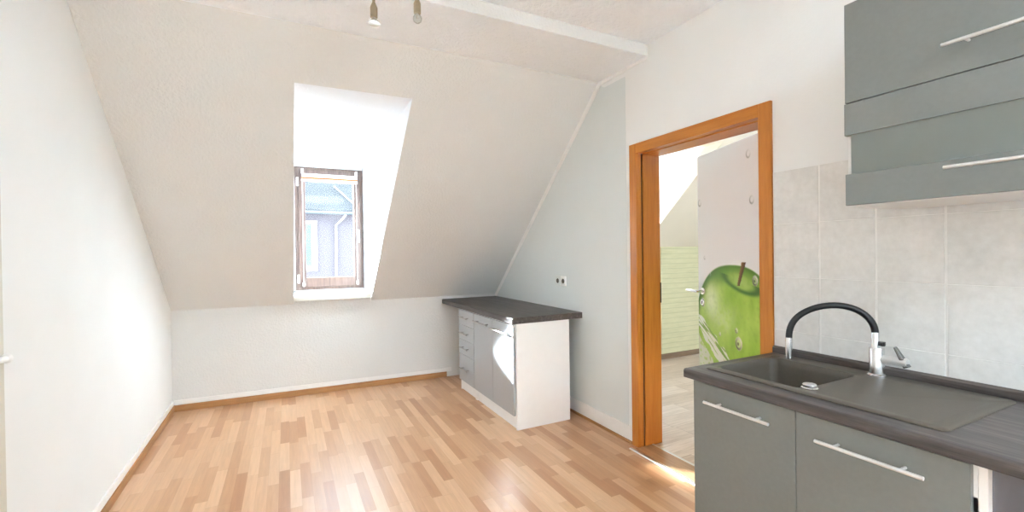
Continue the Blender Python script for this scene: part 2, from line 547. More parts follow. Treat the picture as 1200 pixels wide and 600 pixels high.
bm = BM(); add_box(bm, R - 0.05, R + 0.10, C0 + CW, C1 - CW, 0.0, 0.007)
struct('trim_8', bm, m_thresh)
for nm, xa, xb, y1 in (('trim_9', R - 0.078, R - 0.05, C1 - .04), ('trim_10', R + 0.092, R + 0.118, C1 - CW)):
    bm = BM(); add_prism(bm, [(xa, 0), (xa + .004, .008), (xb - .004, .008), (xb, 0)], C0 + CW - .05 if xa < R else C0 + CW, y1, 'Y')
    struct(nm, bm, m_alu)

# door leaf, opened into the next room, with the printed apple on its face
HX, HY, HA = 2.305, 1.435, math.radians(19.2)
leaf = empty('door_1', (HX, HY, 0), -HA); leaf['kind'] = 'structure'   # local +Y runs along the leaf, local -X faces the kitchen
LW, LH = 0.81, 1.995
bm = BM(); add_box(bm, 0.0, 0.04, 0.0, LW, 0.008, LH)
obj('leaf', bm, m_white, leaf, bevel=0.003)

def apple_print(s, z):
    def sm(a, b, x):
        t = min(1, max(0, (x - a) / (b - a))); return t * t * (3 - 2 * t)
    def mx(c, d, t): return tuple(p + (q - p) * t for p, q in zip(c, d))
    nz = noise.noise(Vector((s * 9, z * 9, 0.3)))
    nf = noise.noise(Vector((s * 42, z * 42, 2.3)))
    col = (241, 242, 242)
    # outline of the apple
    cx, cz, rx, rz = 0.42, 0.70, 0.43, 0.55
    dx, dz = abs(s - cx) / rx, abs(z - cz) / rz
    r = (dx ** 2.5 + dz ** 2.5) ** 0.4
    a = 1 - sm(0.985, 1.005, r)
    if a > 0:
        ns = noise.noise(Vector((s * 22, z * 7, 4.1)))
        g = mx((128, 178, 46), (190, 222, 106), 0.5 + 0.4 * nz + 0.25 * ns)
        hl = math.exp(-(((s - 0.655) / 0.085) ** 2 + ((z - 1.02) / 0.12) ** 2))
        hl2 = math.exp(-(((s - 0.52) / 0.15) ** 2 + ((z - 0.90) / 0.10) ** 2))
        g = mx(g, (222, 236, 196), min(1, 0.95 * hl + 0.55 * hl2 * (0.8 + 0.7 * nf)))
        g = mx(g, (58, 110, 30), 0.8 * sm(0.86, 1.0, r))
        g = mx(g, (72, 122, 40), 0.55 * math.exp(-(((s - 0.56) / 0.10) ** 2 + ((z - 1.17) / 0.05) ** 2)))
        # hollow round the stem
        zc = 1.155 - 0.28 * (s - 0.36) * -1.0
        e = math.hypot((s - 0.35) / 0.17, (z - (1.150 + 0.22 * (s - 0.35))) / 0.058)
        g = mx(g, (48, 98, 34), 0.85 * math.exp(-((e - 0.92) / 0.22) ** 2) * (1 if z < 1.16 + .2 * (s - .35) else 0.15))
        g = mx(g, (176, 204, 130), 0.6 * math.exp(-(e / 0.62) ** 2))
        g = mx(g, (100, 146, 42), 0.25 * max(0, nf))
        col = mx(col, g, a)
    # stem
    t = (z - 1.125) / (1.268 - 1.125)
    if -0.02 < t < 1.0:
        sc = 0.368 - 0.052 * t
        w = 0.012 + 0.008 * t
        if abs(s - sc) < w:
            col = mx((74, 48, 26), (140, 104, 60), 0.5 + 0.5 * (s - sc) / w)
    # splash of water: a pale band sweeping from the free edge down across the apple, with green and white below it
    u = 0.80 - s
    zb = 0.90 - 0.60 * u - 0.25 * u * u
    wid = 0.085 + 0.20 * u
    d = (zb - z) / wid            # 0 at the upper edge, 1 at the lower edge of the band
    wob = 0.22 * noise.noise(Vector((s * 17, z * 17, 7.7)))
    if 0 < d + wob < 1.15 and u < 0.56:
        st = noise.noise(Vector(((u * 0.86 - z * 0.5) * 9, (z + u * 0.6) * 62, 1.5)))     # streaks along the sweep
        if st > -0.06: wc_, k = (238, 241, 238), 0.92
        elif st > -0.20: wc_, k = (190, 208, 160), 0.6
        elif st > -0.30: wc_, k = (128, 140, 118), 0.7
        else: wc_, k = (94, 142, 44), 0.5
        col = mx(col, wc_, k)
    if d + wob > 1.7 and z < 0.78 - 0.75 * u:
        col = mx(col, (228, 231, 228), 0.85 if nf > -.25 else 0.4)
    # bubbles and drops
    for (bs, bz, br, dark) in ((0.267, 1.897, .020, 0.22), (0.24, 1.628, .020, .35), (0.782, 1.669, .020, .3), (0.726, 1.291, .010, .3),
                               (0.218, 1.163, .022, .8), (0.665, 1.180, .010, .4), (0.37, 0.775, .030, .9), (0.39, 0.85, .012, .9), (0.755, 0.985, .022, .8),
                               (0.56, 0.80, .010, .5), (0.25, 0.66, .014, .5)):
        d = math.hypot(s - bs, (z - bz) * 0.8) / br
        if d < 1.15:
            ring = math.exp(-((d - 0.85) / 0.2) ** 2)
            ang = math.atan2(z - bz, s - bs)
            sh = 0.5 + 0.5 * math.cos(ang - 2.4)
            col = mx(col, (236, 238, 234), 0.5 if dark > .45 else 0.2)
            col = mx(col, mx((70, 74, 66), (235, 236, 232), sh), ring * min(1, dark + .2))
            if dark > .7 and math.hypot(s - bs - br * .2, z - bz + br * .1) < br * 0.35:
                col = mx(col, (34, 44, 28), .6)
    return tuple(lin(min(255, max(0, c))) for c in col) + (1.0,)

bm = BM()
NS, NZ = 180, 440
z0p, z1p = 0.02, LH - 0.004
grid = [[bm.verts.new((-0.0012, 0.003 + (LW - 0.006) * i / NS, z0p + (z1p - z0p) * j / NZ)) for j in range(NZ + 1)] for i in range(NS + 1)]
for i in range(NS):
    for j in range(NZ):
        bm.faces.new((grid[i][j], grid[i][j + 1], grid[i + 1][j + 1], grid[i + 1][j]))
cols = [apple_print(v.co.y, v.co.z) for v in bm.verts]
n = NT('printed_door_foil')
at = n.n('ShaderNodeAttribute', attribute_name='print')
n.set(**{'Base Color': at.outputs['Color'], 'Roughness': 0.35})
mural = obj('printed_foil', bm, n.m, leaf)
ca = mural.data.color_attributes.new('print', 'FLOAT_COLOR', 'POINT')
for i, c in enumerate(cols):
    ca.data[i].color = c
# lever handle, rosette, keyhole
bm = BM(); add_lathe(bm, [(0.0, -0.012), (0.022, -0.012), (0.024, -0.009), (0.024, 0.0)], (-0.0012, 0.742, 1.062), (1, 0, 0))
add_tube(bm, [(-0.004, 0.742, 1.062), (-0.045, 0.742, 1.062), (-0.056, 0.746, 1.062), (-0.058, 0.77, 1.062), (-0.058, 0.865, 1.062)], [0.009, 0.009, 0.009, 0.009, 0.008], 12)
obj('door_handle', bm, m_chrome, leaf, smooth='auto')
bm = BM(); add_lathe(bm, [(0.0, -0.008), (0.020, -0.008), (0.022, -0.005), (0.022, 0.0)], (-0.0012, 0.752, 0.985), (1, 0, 0))
kh = obj('key_rosette', bm, m_chrome, leaf, smooth='auto')
bm = BM(); add_box(bm, -0.0105, -0.0085, 0.749, 0.755, 0.974, 0.994)
obj('keyhole', bm, m_dark, kh)
for z in (0.25, 1.75):
    bm = BM(); add_tube(bm, [(0.045, -0.008, z), (0.045, -0.008, z + 0.09)], 0.008, 10)
    obj('hinge', bm, m_steel, leaf, smooth='auto')

# ------------------------------------------------------------------ left door (only its frame edge is in view)
fr2 = empty('door_2', (leftX(1.5), 1.5, 0)); fr2['kind'] = 'structure'; rl = fr2.location
bm = BM(); add_box(bm, leftX(2.02) - 0.03, leftX(2.02) + 0.022, 1.985, 2.066, 0, 2.07)
add_box(bm, leftX(1.2) - 0.03, leftX(1.2) + 0.022, 1.07, 1.15, 0, 2.07)
add_box(bm, leftX(1.5) - 0.03, leftX(1.5) + 0.022, 1.15, 1.985, 1.99, 2.07)
obj('casing', bm, m_beige, fr2, bevel=0.004, root_loc=rl)
bm = BM(); add_box(bm, leftX(1.5) - 0.03, leftX(1.5) + 0.012, 1.152, 1.983, 0.008, 1.988)
obj('leaf', bm, m_white, fr2, bevel=0.003, root_loc=rl)
bm = BM()
xw = leftX(1.93) + 0.012
add_lathe(bm, [(0, .01), (0.024, .01), (0.026, 0.0)], (xw, 1.915, 1.03), (1, 0, 0))
add_tube(bm, [(xw, 1.915, 1.03), (xw + .038, 1.918, 1.03), (xw + .044, 1.94, 1.028), (xw + .044, 1.985, 1.026)], [0.009, .009, .009, .010], 12)
hd = obj('door_handle', bm, m_socket, fr2, smooth='auto', root_loc=rl)
bm = BM(); add_lathe(bm, [(0, -.016), (.010, -.012), (.0155, 0), (.010, .012), (0, .016)], (xw + .044, 1.992, 1.026), (0, 1, 0))
obj('handle_knob', bm, m_socket, hd, smooth=True, root_loc=rl)

# ------------------------------------------------------------------ window in the dormer
win = empty('window_1', (0.42, 5.12, 0.985)); win['kind'] = 'structure'; rl = win.location
FX0, FX1, FZ0, FZ1 = 0.084, 0.755, 0.984, 2.264
def ring(bm, x0, x1, z0, z1, l, r, b, t, y0, y1):
    add_box(bm, x0, x0 + l, y0, y1, z0, z1); add_box(bm, x1 - r, x1, y0, y1, z0, z1)
    add_box(bm, x0 + l, x1 - r, y0, y1, z0, z0 + b); add_box(bm, x0 + l, x1 - r, y0, y1, z1 - t, z1)
bm = BM(); ring(bm, FX0, FX1, FZ0, FZ1, 0.055, 0.048, 0.045, 0.05, 5.10, 5.17)
obj('window_frame', bm, m_brown, win, bevel=0.003, root_loc=rl)
bm = BM(); ring(bm, FX0 + 0.035, FX1 - 0.030, FZ0 + 0.03, FZ1 - 0.03, 0.065, 0.068, 0.098, 0.09, 5.078, 5.145)
sash = obj('sash', bm, m_brown, win, bevel=0.004, root_loc=rl)
bm = BM(); add_box(bm, 0.178, 0.665, 5.110, 5.114, 1.108, 2.15)
obj('pane', bm, m_glass, sash, root_loc=rl)
bm = BM()
add_box(bm, 0.687, 0.713, 5.068, 5.079, 1.545, 1.615)
add_tube(bm, [(0.700, 5.075, 1.58), (0.700, 5.035, 1.58), (0.700, 5.030, 1.572), (0.700, 5.030, 1.50), (0.700, 5.032, 1.475)], [0.009, .009, .010, .010, .008], 10)
obj('window_handle', bm, m_socket, win, smooth='auto', root_loc=rl)
for z in (1.06, 2.06):
    bm = BM(); add_tube(bm, [(FX0 + 0.027, 5.072, z), (FX0 + 0.027, 5.072, z + 0.085)], 0.011, 12)
    obj('hinge_cover', bm, m_socket, win, smooth='auto', root_loc=rl)

# pleated blind drawn up on the sash
m_blind = plain('blind_white', S(242, 240, 236), 0.6, var=0.01)
m_orange = plain('blind_orange', S(196, 84, 24), 0.6, var=0.02)
bl = thing('pleated_blind', 'white pleated blind with orange stripe, folded up at the dormer window', 'blind', (0.42, 5.06, 2.13)); rl = bl.location
bm = BM()
for k in range(5):      # folded pleats
    add_prism(bm, [(5.042, 2.151 + k * .007), (5.074, 2.1545 + k * .007), (5.042, 2.158 + k * .007)], 0.152, 0.690, 'X')
obj('pleats', bm, m_blind, bl, root_loc=rl)
bm = BM(); add_box(bm, 0.148, 0.694, 5.040, 5.075, 2.132, 2.150)
obj('stripe_rail', bm, m_orange, bl, bevel=0.002, root_loc=rl)
bm = BM(); add_box(bm, 0.148, 0.694, 5.040, 5.075, 2.108, 2.1315)
obj('bottom_rail', bm, m_blind, bl, bevel=0.002, root_loc=rl)
for x in (0.158, 0.684):
    bm = BM(); add_box(bm, x - .011, x + .011, 5.040, 5.078, 2.187, 2.235)
    obj('top_bracket', bm, m_blind, bl, bevel=0.003, root_loc=rl)
    bm = BM(); add_tube(bm, [(x, 5.060, 1.05), (x, 5.060, 2.20)], 0.0032, 8)
    obj('tension_cord', bm, m_blind, bl, root_loc=rl)
    bm = BM(); add_lathe(bm, [(0, 0), (.010, .002), (.013, .015), (.013, .035), (.006, .055), (0, .057)], (x, 5.062, 1.022), (0, 0, 1), 14)
    add_box(bm, x - .009, x + .009, 5.06, 5.078, 1.026, 1.05)
    obj('cord_foot', bm, m_blind, bl, smooth='auto', root_loc=rl)

# ------------------------------------------------------------------ small base run under the slope
def bar_handle(name, parent, rl, x, y0, y1, z, r=0.006, stand=0.032, foot=0.05, mat=None):
    """horizontal bar in front of a face at plane x (facing -X)"""
    bm = BM()
    add_tube(bm, [(x - stand, y0, z), (x - stand, y1, z)], r, 12)
    h = obj(name, bm, mat or m_steel, parent, smooth='auto', root_loc=rl)
    for y in (y0 + foot, y1 - foot):
        bm = BM(); add_tube(bm, [(x, y, z), (x - stand, y, z)], r * 0.75, 10)
        obj('handle_post', bm, mat or m_steel, h, smooth='auto', root_loc=rl)
    return h

CF = 1.536         # carcass front plane; doors in front of it
cab = thing('base_cabinet', 'white base cabinet with two silver grey doors under the short worktop', 'cabinet', (1.77, 3.39, 0)); rl = cab.location
y0, y1, top = 2.985, 3.795, 0.805
bm = BM()
add_box(bm, CF, 2.013, y0, y0 + .018, 0, top); add_box(bm, CF, 2.013, y1 - .018, y1, 0, top)
add_box(bm, CF + .01, 2.013, y0 + .018, y1 - .018, 0.10, 0.118); add_box(bm, CF, 2.013, y0 + .018, y1 - .018, top - .018, top)
add_box(bm, 2.003, 2.013, y0 + .018, y1 - .018, 0.118, top - .018)
obj('carcass', bm, m_white, cab, bevel=0.0012, root_loc=rl)
boxobj('plinth', (CF + .012, CF + .028, y0 + .018, y1 - .018, 0.0, 0.098), m_white, cab, root=rl)
for a, b in ((y0 + .020, 3.381), (3.385, y1 - .004)):
    d = boxobj('door', (CF - 0.019, CF - 0.001, a, b, 0.105, 0.792), m_frontg, cab, 0.0015, rl)
    if a < 3.3: bar_handle('handle', d, rl, CF - .019, 3.04, 3.37, 0.722, 0.0075, 0.034, 0.05, m_steel_d)
    else: bar_handle('handle', d, rl, CF - .019, 3.425, 3.735, 0.735, 0.0075, 0.034, 0.05, m_steel_d)

dr = thing('drawer_cabinet', 'narrow grey cabinet with four drawers in the corner below the slope', 'cabinet', (1.77, 3.99, 0)); rl = dr.location
y0, y1 = 3.800, 4.195
bm = BM()
add_box(bm, CF, 2.013, y0, y0 + .018, 0, top); add_box(bm, CF, 2.013, y1 - .018, y1, 0, top)
add_box(bm, CF + .01, 2.013, y0 + .018, y1 - .018, 0.10, 0.118); add_box(bm, CF, 2.013, y0 + .018, y1 - .018, top - .018, top)
add_box(bm, 2.003, 2.013, y0 + .018, y1 - .018, 0.118, top - .018)
obj('carcass', bm, m_white, dr, bevel=0.0012, root_loc=rl)
boxobj('plinth', (CF + .012, CF + .028, y0 + .018, y1 - .018, 0.0, 0.098), m_white, dr, root=rl)
for z0, z1, zh in ((0.652, 0.792, 0.728), (0.509, 0.648, 0.578), (0.366, 0.505, 0.437), (0.105, 0.362, 0.235)):
    d = boxobj('drawer', (CF - 0.019, CF - 0.001, y0 + .004, y1 - .004, z0, z1), m_frontg, dr, 0.0015, rl)
    bar_handle('handle', d, rl, CF - .019, 3.90, 4.10, zh, 0.007, 0.034, 0.035, m_steel_d)

def worktop_mesh(x0, x1, y0, y1, z0, z1, hole=None, rad=0.010):
    """rounded front edge at x0; optional cut-out (x,y range)"""
    bm = BM()
    def piece(xa, xb, ya, yb, round_):
        if round_:
            p = [(xa, z0 + .002), (xa, z1 - rad)]
            for k in range(1, 6):
                a = math.pi / 2 * k / 5
                p.append((xa + rad * (1 - math.cos(a)), z1 - rad + rad * math.sin(a)))
            p += [(xb, z1), (xb, z0), (xa + .002, z0)]
        else:
            p = [(xa, z0), (xa, z1), (xb, z1), (xb, z0)]
        add_prism(bm, p, ya, yb, 'Y')
    if hole is None:
        piece(x0, x1, y0, y1, True)
    else:
        hx0, hx1, hy0, hy1 = hole
        piece(x0, hx0, y0, y1, True); piece(hx1, x1, y0, y1, False)
        piece(hx0, hx1, y0, hy0, False); piece(hx0, hx1, hy1, y1, False)
    return bm
wt = obj('worktop', worktop_mesh(1.497, R - 0.001, 2.974, 4.655, 0.806, 0.853), m_top, smooth='auto')
wt['label'] = 'short dark worktop below the sloping wall, on the silver grey base cabinets'; wt['category'] = 'worktop'

# ------------------------------------------------------------------ kitchen run at the right
KF = 1.536; KT = 0.800
sk = thing('sink_cabinet', 'grey sink cabinet with two doors and long bar handles beside the doorway', 'cabinet', (1.83, 0.90, 0)); rl = sk.location
y0, y1 = 0.452, 1.332
bm = BM()
add_box(bm, KF, 2.10, y0, y0 + .018, 0, KT); add_box(bm, KF, 2.10, y1 - .018, y1, 0, KT)
add_box(bm, KF + .01, 2.10, y0 + .018, y1 - .018, 0.12, 0.138)
add_box(bm, KF, KF + .018, y0 + .018, y1 - .018, 0.71, KT)
add_box(bm, 2.09, 2.10, y0 + .018, y1 - .018, 0.138, KT)
obj('carcass', bm, m_white, sk, bevel=0.0012, root_loc=rl)
boxobj('plinth', (KF + .04, KF + .056, y0 + .018, y1 - .018, 0.0, 0.118), m_front, sk, root=rl)
for a, b, h0, h1 in ((0.4785, 0.9075, 0.558, 0.829), (0.9090, 1.3285, 0.981, 1.250)):
    d = boxobj('door', (KF - 0.019, KF - 0.001, a, b, 0.125, 0.797), m_front, sk, 0.0015, rl)
    bar_handle('handle', d, rl, KF - .019, h0, h1, 0.733, 0.0058, 0.034, 0.052)
m_end_shade = plain('end_shade_grey', S(128, 130, 140), 0.5)
boxobj('end_shade_sheet', (KF + .022, 2.10, y0 - .003, y0 - .0005, 0.0, KT), m_end_shade, sk, root=rl)  # thin grey sheet painting shade onto the white carcass side
boxobj('edge_strip', (KF - 0.002, KF - 0.0002, y0 + 0.0005, y0 + .0175, 0.0, KT - .001), m_socket, sk, root=rl)

SX0, SX1, SY0, SY1 = 1.582, 2.088, 0.545, 1.328      # sink outline
kw = obj('worktop', worktop_mesh(1.508, R - .001, -0.55, 1.372, 0.801, 0.838, (SX0 + .02, SX1 - .02, SY0 + .02, SY1 - .02)), m_top, smooth='auto')
kw['label'] = 'long dark wood-look worktop around the sink beside the doorway'; kw['category'] = 'worktop'
bm = BM(); add_prism(bm, [(2.112, 0.838), (2.127, 0.838), (2.127, 0.872), (2.120, 0.872), (2.112, 0.864)], -0.55, 1.372, 'Y')
obj('upstand', bm, m_top, kw, bevel=0.001)
bm = BM(); add_box(bm, KF, R - .03, -0.55, -0.532, 0, 0.8)
obj('support_panel', bm, m_white, kw)

# inset sink: rim, bowl, ribbed draining board
def rrect(x0, x1, y0, y1, r, n=6):
    pts = []
    for cx, cy, a0 in ((x1 - r, y1 - r, 0), (x0 + r, y1 - r, 90), (x0 + r, y0 + r, 180), (x1 - r, y0 + r, 270)):
        for k in range(n + 1):
            a = math.radians(a0 + 90 * k / n)
            pts.append((cx + r * math.cos(a), cy + r * math.sin(a)))
    return pts
sink = thing('kitchen_sink', 'grey-brown granite inset sink with one bowl and a draining board in the worktop', 'sink', (1.835, 0.936, 0.838)); rl = sink.location
ZT = 0.845
BX0, BX1, BY0, BY1 = 1.622, 1.995, 0.945, 1.300
DX_0, DX_1, DY_0, DY_1 = 1.612, 1.995, 0.578, 0.925
bm = BM()
def loop(pts, z): return [bm.verts.new((p[0], p[1], z)) for p in pts]
def bridge(a, b):
    n_ = len(a)
    for i in range(n_): bm.faces.new((a[i], a[(i + 1) % n_], b[(i + 1) % n_], b[i]))
out = [(SX0, SY0, ), (SX1, SY1)]
o0 = loop(rrect(SX0, SX1, SY0, SY1, .022), 0.8384)
o1 = loop(rrect(SX0, SX1, SY0, SY1, .022), ZT - .003)
o2 = loop(rrect(SX0 + .004, SX1 - .004, SY0 + .004, SY1 - .004, .019), ZT)
bridge(o0, o1); bridge(o1, o2)
# top sheet with two openings via triangle fill
b0 = loop(rrect(BX0, BX1, BY0, BY1, .035), ZT)
d0 = loop(rrect(DX_0, DX_1, DY_0, DY_1, .02), ZT)
edges = []
for L in (o2, b0, d0):
    for i in range(len(L)):
        e = bm.edges.get((L[i], L[(i + 1) % len(L)])) or bm.edges.new((L[i], L[(i + 1) % len(L)]))
        edges.append(e)
bmesh.ops.triangle_fill(bm, use_beauty=True, use_dissolve=False, edges=edges)
# bowl
prev = b0
for ins, dz in ((.004, -.004), (.008, -.03), (.012, -.10), (.02, -.155), (.045, -.175)):
    cur = loop(rrect(BX0 + ins, BX1 - ins, BY0 + ins, BY1 - ins, .035), ZT + dz); bridge(prev, cur); prev = cur
bm.faces.new(prev)
# draining board, sloping to the bowl, with shallow ribs
prev = d0
cur = loop(rrect(DX_0 + .006, DX_1 - .006, DY_0 + .006, DY_1 - .004, .017), ZT - .0012); bridge(prev, cur)
bm.faces.new(cur)
body = obj('sink_body', bm, m_sink, sink, root_loc=rl, smooth='auto')
bm = BM(); add_lathe(bm, [(0, -.168), (.038, -.168), (.042, -.172), (.042, -.176)], (1.81, 1.12, ZT))
obj('drain', bm, m_chrome, sink, root_loc=rl, smooth='auto')
bm = BM(); add_lathe(bm, [(.026, 0), (.027, .003), (.024, .006), (.022, .007), (.0225, .013), (.020, .0165), (0, .0175)], (1.655, 0.940, ZT - .0005), (0, 0, 1), 28)
obj('drain_knob', bm, m_chrome, sink, root_loc=rl, smooth='auto')

# mixer tap
FXc, FYc = 2.040, 0.908
tap = thing('kitchen_tap', 'chrome mixer tap with arched black hose spout at the sink', 'tap', (FXc, FYc, ZT)); rl = tap.location
ZT += 0.0006
bm = BM()
add_lathe(bm, [(.031, 0), (.031, .004), (.027, .008), (.0245, .010), (.0245, .105), (.022, .109), (0, .110)], (FXc, FYc, ZT), (0, 0, 1), 32)
obj('tap_body', bm, m_chrome, tap, smooth='auto', root_loc=rl)
hdir = Vector((1.872 - FXc, 1.145 - FYc, 0)); hl = hdir.length; hdir.normalize()
base = Vector((FXc, FYc, ZT)) + hdir * .004
bm = BM(); add_lathe(bm, [(.0135, .10), (.0135, .165), (.0125, .168), (0, .168)], base, (0, 0, 1), 24)
obj('spout_collar', bm, m_chrome, tap, smooth='auto', root_loc=rl)
p0 = base + Vector((0, 0, .155)); p1 = Vector((1.872, 1.145, 0.960))
pts = []
N = 32
for k in range(N + 1):
    a = math.pi * k / N
    u = (1 - math.cos(a)) / 2
    q = p0.lerp(p1, u)
    h = math.sin(a) ** 0.82 * (1.112 - (p0.z + (p1.z - p0.z) * u)) * (1.0 + 0.06 * math.sin(a * 2))
    pts.append((q.x, q.y, q.z + h))
bm = BM(); add_tube(bm, pts, 0.0124, 14)
obj('hose', bm, m_rubber, tap, smooth='auto', root_loc=rl)
bm = BM(); add_lathe(bm, [(.0125, .012), (.0130, -.005), (.0130, -.022), (.0118, -.055), (.0112, -.075), (.009, -.077), (0, -.077)], p1, (0, 0, 1), 24)
obj('spray_head', bm, m_chrome, tap, smooth='auto', root_loc=rl)
ldir = Vector((-.05, -1, 0)).normalized()
lc = Vector((FXc, FYc, ZT + .068))
bm = BM(); add_lathe(bm, [(.0165, .015), (.0165, .070), (.0172, .072), (.0172, .094), (.015, .100), (0, .100)], lc, ldir, 28)
obj('side_valve', bm, m_steel, tap, smooth='auto', root_loc=rl)
m_lever = plain('dark_chrome', S(128, 128, 126), 0.18, 1.0, 0.02)
q0 = lc + ldir * .098 + Vector((0, 0, -.016)); q1 = lc + ldir * .062 + Vector((-.006, 0, .056))
bm = BM()
dv = (q1 - q0); sd = Vector((1, 0, 0)); th = dv.cross(sd).normalized()
for (pa, wa, ta), (pb, wb, tb) in (((q0, .013, .009), (q0 + dv * .35, .012, .007)), ((q0 + dv * .35, .012, .007), (q1, .008, .004))):
    add_hexa(bm, [pa - sd * wa - th * ta, pa + sd * wa - th * ta, pa + sd * wa + th * ta, pa - sd * wa + th * ta,
                  pb - sd * wb - th * tb, pb + sd * wb - th * tb, pb + sd * wb + th * tb, pb - sd * wb + th * tb])
obj('lever', bm, m_lever, tap, bevel=0.003, root_loc=rl)
bm = BM(); add_lathe(bm, [(0, -.006), (.008, -.005), (.0105, 0), (.0105, .012), (0, .013)], base + Vector((.004, -.021, .122)), (0, 0, 1), 16)
obj('hose_clip', bm, m_lever, tap, smooth='auto', root_loc=rl)

# tiled splashback
TW, TH, TY, TZ = 0.2143, 0.2548, 1.1614, 1.2070
bm = BM(); add_box(bm, R - 0.006, R + .002, -1.2, C0 - 0.003, 0.80, 1.716)
tl = struct('wall_tiles', bm, m_grout)
bm = BM()
for i in range(-2, 12):
    ya, yb = TY - i * TW - TW, TY - i * TW
    ya, yb = max(ya, -1.2), min(yb, C0 - .003)
    if yb - ya < .02: continue
    for j in range(-2, 2):
        za, zb = max(TZ + j * TH, .80), min(TZ + (j + 1) * TH, 1.716)
        if zb - za < .01: continue
        add_box(bm, R - 0.0085, R - .004, ya + .0042, yb - .0042, za + .0014, zb - .0014)
obj('tile', bm, m_tile, tl, bevel=0.0012)

# wall cabinet
wc = thing('wall_cabinet', 'grey wall cabinet with two flap fronts and a frosted glass band above the tiles', 'cabinet', (1.95, 0.45, 1.489)); rl = wc.location
WX, wy0, wy1, wz0, wz1 = 1.782, 0.055, 0.875, 1.489, 2.195
bm = BM()
add_box(bm, WX, R - .010, wy0, wy0 + .016, wz0, wz1); add_box(bm, WX, R - .010, wy1 - .016, wy1, wz0, wz1)
add_box(bm, WX, R - .010, wy0 + .016, wy1 - .016, wz0, wz0 + .016); add_box(bm, WX, R - .010, wy0 + .016, wy1 - .016, wz1 - .016, wz1)
add_box(bm, WX + .02, R - .010, wy0 + .016, wy1 - .016, 1.838, 1.854)
add_box(bm, R - .016, R - .010, wy0 + .016, wy1 - .016, wz0 + .016, wz1 - .016)
obj('carcass', bm, m_white, wc, bevel=0.001, root_loc=rl)
DXa, DXb = WX - .020, WX - .001
d = boxobj('flap_door', (DXa, DXb, wy0 + .001, wy1 - .001, 1.8495, wz1 - .001), m_front, wc, 0.0015, rl)
bar_handle('handle', d, rl, DXa, 0.305, 0.603, 1.935, 0.0055, 0.032, 0.05)
bm = BM()
add_box(bm, DXa, DXb, wy0 + .001, wy1 + .0015, 1.736, 1.847)
d = obj('flap_door', bm, m_front, wc, bevel=0.0015, root_loc=rl)
boxobj('lower_rail', (DXa, DXb, wy0 + .001, wy1 - .001, 1.491, 1.600), m_front, d, 0.0015, rl)
boxobj('glass_band', (DXa + .004, DXa + .009, wy0 + .018, wy1 - .018, 1.598, 1.738), m_frost, d, 0.0, rl)
bar_handle('handle', d, rl, DXa, 0.305, 0.600, 1.575, 0.0055, 0.032, 0.05)

# ------------------------------------------------------------------ double socket on the grey field
so = thing('wall_socket', 'white double power socket on the grey painted wall', 'socket', (R, 3.28, 1.09)); rl = so.location
for y, m in ((3.236, m_socket), (3.322, m_socket_b)):
    f = boxobj('cover_frame', (R - .011, R - .0012, y - .041, y + .041, 1.05, 1.134), m, so, 0.003, rl)
    bm = BM(); add_lathe(bm, [(.021, .0), (.0205, .001), (0, .001)], (R - .0108, y, 1.092), (-1, 0, 0), 24)
    w = obj('socket_well', bm, m_hole, f, root_loc=rl)
    bm = BM()
    for dz in (-.0095, .0095):
        add_tube(bm, [(R - .0122, y, 1.092 + dz), (R - .0115, y, 1.092 + dz)], .003, 10)
    obj('pin_holes', bm, m_dark, f, root_loc=rl)

# ------------------------------------------------------------------ ceiling spot bar (its lower ends are in view)
lamp = thing('ceiling_lamp', 'brass ceiling spot bar with two unlit bare bulbs in front of the dormer', 'lamp', (0.45, 2.014, ZN)); rl = lamp.location
bd = Vector((0.1735, -0.0878, 0)).normalized(); bc = Vector((0.4515, 2.0139, 0))
def along(d, z): return bc + bd * d + Vector((0, 0, z))
bm = BM(); add_lathe(bm, [(0, 0), (.055, 0), (.055, .018), (.02, .026), (0, .026)], along(0, ZN), (0, 0, -1), 28)
obj('ceiling_rose', bm, m_brass, lamp, smooth='auto', root_loc=rl)
bm = BM(); add_tube(bm, [along(0, ZN - .02), along(0, 2.615)], .007, 12)
add_tube(bm, [along(-.30, 2.612), along(.30, 2.612)], .008, 12)
obj('bar', bm, m_brass, lamp, smooth='auto', root_loc=rl)
m_bulbglass = clear_glass('bulb_glass', (0.86, 0.88, 0.86, 1))
m_reflector = plain('frosted_reflector', S(186, 180, 168), 0.3, 0.3, 0.02)
for dd, kind in ((-.097, 'reflector'), (.097, 'globe')):
    bm = BM()
    add_tube(bm, [along(dd, 2.61), along(dd, 2.56), along(dd, 2.47)], .0065, 10)
    arm = obj('arm', bm, m_brass, lamp, smooth='auto', root_loc=rl)
    c = along(dd, 2.462 if kind == 'globe' else 2.447)
    bm = BM(); add_lathe(bm, [(0, -.02), (.007, -.02), (.014, -.002), (.016, .004), (.016, .046), (.012, .048), (0, .048)], c, (0, 0, -1), 20)
    so_ = obj('lamp_holder', bm, m_brass, arm, smooth='auto', root_loc=rl)
    if kind == 'reflector':
        bm = BM(); add_lathe(bm, [(.007, .046), (.009, .051), (.016, .060), (.027, .071), (.027, .073), (0, .070)], c, (0, 0, -1), 24)
        obj('reflector_bulb', bm, m_reflector, arm, smooth='auto', root_loc=rl)
    else:
        bm = BM(); add_lathe(bm, [(.009, .046), (.012, .052), (.018, .060), (.0205, .070), (.0175, .082), (.009, .089), (0, .0905)], c, (0, 0, -1), 24)
        obj('globe_bulb', bm, m_bulbglass, arm, smooth='auto', root_loc=rl)
        bm = BM(); add_lathe(bm, [(.006, .046), (.005, .062), (.003, .070), (0, .071)], c, (0, 0, -1), 12)
        obj('bulb_stem', bm, m_reflector, arm, smooth='auto', root_loc=rl)

